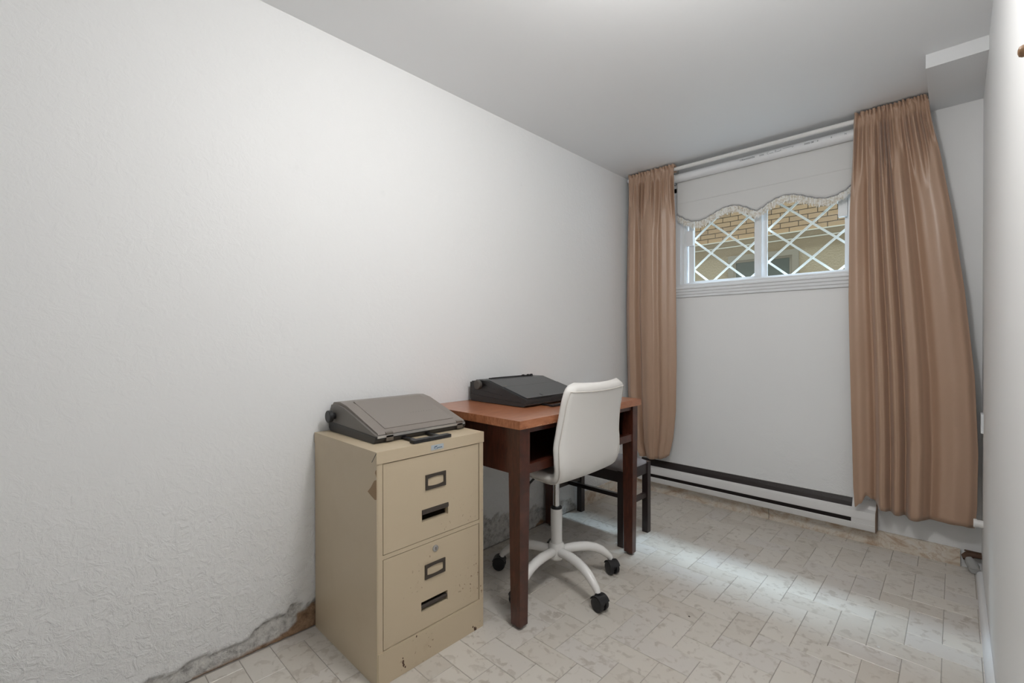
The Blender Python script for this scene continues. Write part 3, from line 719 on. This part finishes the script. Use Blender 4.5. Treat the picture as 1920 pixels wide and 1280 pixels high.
obj('side_groove', prism(BM(), [(.130,ZD+.083),(.205,ZD+.066),(.205,ZD+.068),(.130,ZD+.085)], 'y', ya-.0008, ya+.001), M['charcoal_plastic'], tb)
obj('rear_block', bx(.028, .0465, ya+.006, yb-.006, ZD+.010, ZD+.090), M['typewriter_black'], tb, bevel=.003)
obj('platen_knob', lathe(BM(), [(.010,.002),(.010,-.006),(.019,-.006),(.0215,-.009),(.0215,-.022),(.019,-.024),(.017,-.0235)], (.108, ya, ZD+.082), 'y', 28), M['knob_grey'], tb, smooth=True)
obj('maker_plate', slab(.236, tw2(.236)+.003, .244, tw2(.244)+.003, .0006, -1.555, -1.538, 'maker_plate', M['trim_silver'], tb, 0).data and BM(), None) if False else slab(.237, tw2(.237)+.0029, .243, tw2(.243)+.0029, .0006, -1.552, -1.532, 'maker_plate', M['latch_metal'], tb, 0)
hd = obj('handle', bx(.440, .460, -1.470, -1.270, ZD+.001, ZD+.009), M['black_plastic'], tb, bevel=.003)
for y in (-1.455, -1.285): obj('handle_arm', bx(.390, .444, y-.008, y+.008, ZD+.0025, ZD+.0075), M['black_plastic'], hd, bevel=.002)

# ================================================================== OFFICE CHAIR
CX, CY = .447, -1.428
ch = thing('office_chair', (CX, CY, 0), 'cream leather swivel chair with white five-star base pushed under the desk', 'chair')
prof = [(.215,.486),(.225,.500),(.26,.508),(.34,.509),(.44,.505),(.52,.497),(.575,.492),(.610,.500),(.632,.530),(.642,.582),(.648,.640),(.654,.700),(.663,.760),(.675,.820),(.688,.870),(.6945,.890)]
# arc-length resample
P = [Vector((x, 0, z)) for x, z in prof]; L = [0]
for a, b in zip(P, P[1:]): L.append(L[-1]+(b-a).length)
nU, nV = 60, 28
def at(u):
    d = u*L[-1]
    for k in range(len(P)-1):
        if d <= L[k+1]+1e-9:
            return P[k].lerp(P[k+1], (d-L[k])/(L[k+1]-L[k]))
    return P[-1]
# half width along the profile, by arc length position
ub = [l/L[-1] for l in L]
hw_tab = [(0,.150),(.02,.178),(.05,.193),(.10,.203),(.3,.207),(ub[6],.205),(ub[8],.214),(ub[9],.224),(ub[10],.226),(ub[11],.217),(ub[12],.210),(ub[13],.208),(.955,.203),(.975,.194),(.99,.178),(1.0,.155)]
mid = []
for i in range(nU+1):
    u = i/nU; p = at(u); d = (at(min(1, u+.01))-at(max(0, u-.01))).normalized(); n = Vector((-d.z, 0, d.x))   # towards the sitter
    mid.append((u, p, n))
SM = []   # smooth centre line
for i in range(nU+1):
    acc = Vector(); na = Vector(); c = 0
    for k in range(-2, 3):
        j = min(nU, max(0, i+k)); acc += mid[j][1]; na += mid[j][2]; c += 1
    SM.append((mid[i][0], acc/c if 2 < i < nU-2 else mid[i][1], na.normalized()))
TH = .036
def shell_pt(i, v, side):
    """v in -1..1 across, side 0 rear/bottom .. 1 front/top"""
    u, p, n = SM[i]; hw = interp(hw_tab, u)
    bk = max(0, min(1, (p.z-.56)/.1)); cup = .020*(v*v)*bk + .006*(v*v)*(1-bk)
    ed = min(1, (1-abs(v))/.10); eu = min(1, min(u, 1-u)/.022)
    e = math.sqrt(max(0, 1-(1-min(ed, 1))**2))*math.sqrt(max(0, 1-(1-eu)**2)); e = .18+.82*e
    q = p+n*(cup)+n*((side-.0)*TH*e+(1-side)*0) - n*(0 if side else .004*e)
    if side == 0: q += n*(TH*.5*(1-e))
    else: q = p+n*cup+n*(TH*.5+TH*.5*e)
    return Vector((q.x, CY+v*hw, q.z))
bm = BM(); G = []
for side in (0, 1): G.append([[bm.verts.new(shell_pt(i, -1+2*k/nV, side)) for k in range(nV+1)] for i in range(nU+1)])
for side in (0, 1):
    for i in range(nU):
        for k in range(nV): bm.faces.new((G[side][i][k], G[side][i+1][k], G[side][i+1][k+1], G[side][i][k+1]))
rim = [(i, 0) for i in range(nU+1)]+[(nU, k) for k in range(1, nV+1)]+[(i, nV) for i in range(nU-1, -1, -1)]+[(0, k) for k in range(nV-1, 0, -1)]
for a, b in zip(rim, rim[1:]+rim[:1]): bm.faces.new((G[0][a[0]][a[1]], G[0][b[0]][b[1]], G[1][b[0]][b[1]], G[1][a[0]][a[1]]))
shl = obj('padded_shell', bm, M['cream_leather'], ch, smooth=True, angle=75)
pip = [shell_pt(i, -.965, 0)-SM[i][2]*.0005 for i in range(2, nU-1)]+[shell_pt(nU-2, v, 0)-SM[nU-2][2]*.0005 for v in [-.93+.06*k for k in range(32)]]+[shell_pt(i, .965, 0)-SM[i][2]*.0005 for i in range(nU-2, 1, -1)]
obj('piping', tube(BM(), pip, .0022, 6), M['cream_piping'], shl, smooth=True)
# cross seam on the inner pad
obj('seat_plate', bx(CX-.09, CX+.10, CY-.08, CY+.08, .482, .4995), M['black_plastic'], ch, bevel=.004)
lv = obj('lever', tube(BM(), [(CX-.02, CY-.06, .489), (CX-.02, CY-.13, .475), (CX-.02, CY-.165, .458)], .005, 8), M['black_plastic'], ch, smooth=True)
obj('lever_grip', tube(BM(), [(CX-.02, CY-.160, .461), (CX-.02, CY-.175, .450), (CX-.02, CY-.215, .415), (CX-.02, CY-.225, .405)], [.006, .0125, .012, .007], 10), M['black_plastic'], lv, smooth=True)
obj('gas_lift', lathe(BM(), [(.0145,.320),(.0145,.430),(.0165,.431),(.0165,.484)], (CX, CY, 0), 'z', 24), M['chrome'], ch, smooth=True)
obj('column', lathe(BM(), [(.024,.100),(.0255,.14),(.0255,.318),(.0245,.322)], (CX, CY, 0), 'z', 28), M['white_enamel'], ch, smooth=True)
obj('column_ring', lathe(BM(), [(.0250,.3215),(.0255,.326),(.022,.330),(.0148,.330)], (CX, CY, 0), 'z', 24), M['black_plastic'], ch, smooth=True)
obj('hub', lathe(BM(), [(.028,.098),(.036,.108),(.0375,.135),(.036,.160),(.030,.170),(.026,.171)], (CX, CY, 0), 'z', 28), M['white_enamel'], ch, smooth=True)
cast0 = None
for k in range(5):
    a = math.radians(-13.5+72*k); u = Vector((math.cos(a), math.sin(a), 0)); c0 = Vector((CX, CY, 0))
    pts = [(.028,.136),(.07,.139),(.11,.139),(.15,.135),(.185,.126),(.215,.112),(.240,.093),(.257,.078),(.2635,.064)]
    rr = [.0195,.0205,.0205,.020,.0195,.0185,.0165,.0145,.0125]
    obj('base_arm', tube(BM(), [c0+u*r+Vector((0,0,z)) for r, z in pts], rr, 14), M['white_enamel'], ch, smooth=True)
    cc = c0+u*.264; ang = [2.95, 2.7, .4, .6, 1.0][k]
    Mx = Matrix.Translation(cc) @ Matrix.Rotation(ang, 4, 'Z')
    bm = BM()
    prism(bm, [(.024*math.cos(t)-.010, .027+.027*math.sin(t)) for t in [PI*.02+k2*PI*.9/10 for k2 in range(11)]]+[(-.028,.024),(-.010,.024),(.010,.024)], 'y', -.0045, .0045)
    hood = [(.0285*math.cos(t)-.010, .027+.0285*math.sin(t)) for t in [PI*.12+k2*PI*.75/10 for k2 in range(11)]]
    hin = [(.0262*math.cos(t)-.010, .027+.0262*math.sin(t)) for t in [PI*.87-k2*PI*.75/10 for k2 in range(11)]]
    prism(bm, hood+hin, 'y', -.021, .021)
    lathe(bm, [(.011,.048),(.011,.060)], (0, 0, 0), 'z', 12)
    bmesh.ops.transform(bm, matrix=Mx @ Matrix.Scale(1.14, 4), verts=bm.verts)
    cs = obj('caster', bm, M['black_plastic'], ch)
    for s in (-1, 1):
        bm = BM(); pf = [(.020,.0055),(.0255,.0065),(.0262,.013),(.024,.0195),(.015,.0205)]
        lathe(bm, [(r, h*s) for r, h in pf], (-.010, 0, .0262), 'y', 24); bmesh.ops.transform(bm, matrix=Mx @ Matrix.Scale(1.14, 4), verts=bm.verts)
        wh = obj('wheel', bm, M['black_plastic'], cs, smooth=True)

# ================================================================== LOW STOOL
st = thing('stool', (.26, -.80, 0), 'low dark wooden stool with grey padded seat between desk and curtain', 'stool')
ew = M['espresso_wood']
SX0, SX1, SY0, SY1 = .022, .500, -.947, -.652
for a in (SX0, SX1-.034):
    for b in (SY0, SY1-.034): obj('leg', bx(a, a+.034, b, b+.034, 0, .392), ew, st, bevel=.003)
for b in (SY0+.006, SY1-.024): obj('apron', bx(SX0+.034, SX1-.034, b, b+.018, .330, .386), ew, st)
for a in (SX0+.006, SX1-.024): obj('apron', bx(a, a+.018, SY0+.034, SY1-.034, .330, .386), ew, st)
for a in (SX0+.008, SX1-.026): obj('stretcher', bx(a, a+.018, SY0+.034, SY1-.034, .196, .222), ew, st, bevel=.002)
obj('stretcher', bx(SX0+.026, SX1-.026, -.810, -.790, .198, .220), ew, st, bevel=.002)
bm = BM(); nx_, ny_ = 24, 18
T = [[None]*(ny_+1) for _ in range(nx_+1)]
def seatp(i, k):
    s, t = 2*i/nx_-1, 2*k/ny_-1
    e = (1-abs(s)**5)*(1-abs(t)**5); h = .388+.026*math.sqrt(max(0, e))+.004*(1-s*s)*(1-t*t)
    r = .5*(1-max(abs(s), abs(t)))
    cx_, cy_ = (SX0+SX1)/2, (SY0+SY1)/2
    q = 1-.028*(abs(s)**6)*(abs(t)**6)
    return (cx_+s*(SX1-SX0-.006)/2*q, cy_+t*(SY1-SY0-.012)/2*q, h)
for i in range(nx_+1):
    for k in range(ny_+1): T[i][k] = bm.verts.new(seatp(i, k))
for i in range(nx_):
    for k in range(ny_): bm.faces.new((T[i][k], T[i+1][k], T[i+1][k+1], T[i][k+1]))
be = [e for e in bm.edges if len(e.link_faces) == 1]
r = bmesh.ops.extrude_edge_only(bm, edges=be); vs = [g for g in r['geom'] if isinstance(g, bmesh.types.BMVert)]
for v in vs: v.co.z = .3865
bmesh.ops.contextual_create(bm, geom=[g for g in r['geom'] if isinstance(g, bmesh.types.BMEdge)])
obj('seat_cushion', bm, M['stool_leather'], st, smooth=True, angle=60)

# ================================================================== RIGHT CORNER FITTINGS, HOOK, SPECKS
pv = thing('pipe_fitting', (1.775, -.05, .0), 'corroded pipe fitting sticking out in the floor corner below the curtain', 'pipe fitting')
b_ = obj('elbow', tube(BM(), [(1.8125, -.020, .072), (1.785, -.022, .070), (1.766, -.026, .066), (1.758, -.034, .060), (1.760, -.044, .052)], [.013,.014,.016,.014,.010], 12), M['rust'], pv, smooth=True)
obj('coupling', tube(BM(), [(1.768, -.040, .060), (1.776, -.050, .045), (1.786, -.060, .028), (1.790, -.066, .018)], [.012,.020,.022,.016], 12), M['grey_joint'], pv, smooth=True)
obj('nut', lathe(BM(), [(.020,-.006),(.020,.006)], (1.788, -.070, .0215), 'y', 6), M['grey_joint'], pv)
obj('broken_bar', bx(1.755, 1.812, -.030, -.022, .083, .088), M['rust'], pv)
stb = thing('pipe_stub', (1.80, -.11, .25), 'short white capped pipe stub on the right wall beside the curtain hem', 'pipe')
obj('pipe', tube(BM(), [(1.8128, -.17, .262), (1.787, -.17, .262)], .0165, 18), M['white_enamel'], stb, smooth=True)
obj('cap', tube(BM(), [(1.792, -.17, .262), (1.7835, -.17, .262), (1.7815, -.17, .262)], [.019, .019, .017], 18), M['white_enamel'], stb, smooth=True)
wp = thing('wall_plate', (1.81, -.09, .70), 'small white cover plate on the right wall near the corner', 'outlet')
obj('plate', bx(1.8045, 1.8128, -.150, -.075, .655, .740), M['vinyl'], wp, bevel=.002)
obj('screw', lathe(BM(), [(.003,-.0007),(.003,.0003)], (1.8044, -.1125, .697), 'x', 10), M['steel'], wp)
hk = thing('coat_hook', (1.81, -2.0, 1.50), 'small brown wooden wall hook high on the right wall', 'hook')
obj('peg', tube(BM(), [(1.8128, -2.0, 1.498), (1.804, -2.0, 1.500), (1.798, -2.0, 1.503)], [.0065,.0065,.006], 12), M['hook_wood'], hk, smooth=True)
obj('knob', lathe(BM(), [(.006,.002),(.0085,.0),(.0088,-.004),(.007,-.0075),(.003,-.009)], (1.7975, -2.0, 1.504), 'x', 18), M['hook_wood'], hk, smooth=True)
def speck(x, y, r, m, label, cat, z=0.0):
    pts = [(x+r*random.uniform(.6,1.2)*math.cos(t), y+.6*r*random.uniform(.6,1.2)*math.sin(t)) for t in [k*.8 for k in range(8)]]
    obj('paint_chip' if m == 'paint_white' else 'dirt_crumb', prism(BM(), pts, 'z', z, z+.0015), M[m], label=label, cat=cat, base=(x, y, z))
speck(.275, -1.635, .0042, 'paint_white', 'tiny white paint chip on the tiles between cabinet and desk leg', 'paint chip')
speck(1.533, -1.005, .0042, 'paint_white', 'tiny white paint chip on the open tiles below the wide curtain', 'paint chip')
speck(.985, -1.285, .0045, 'dark_speck', 'tiny dark crumb on the open tiles in front of the desk', 'crumb')
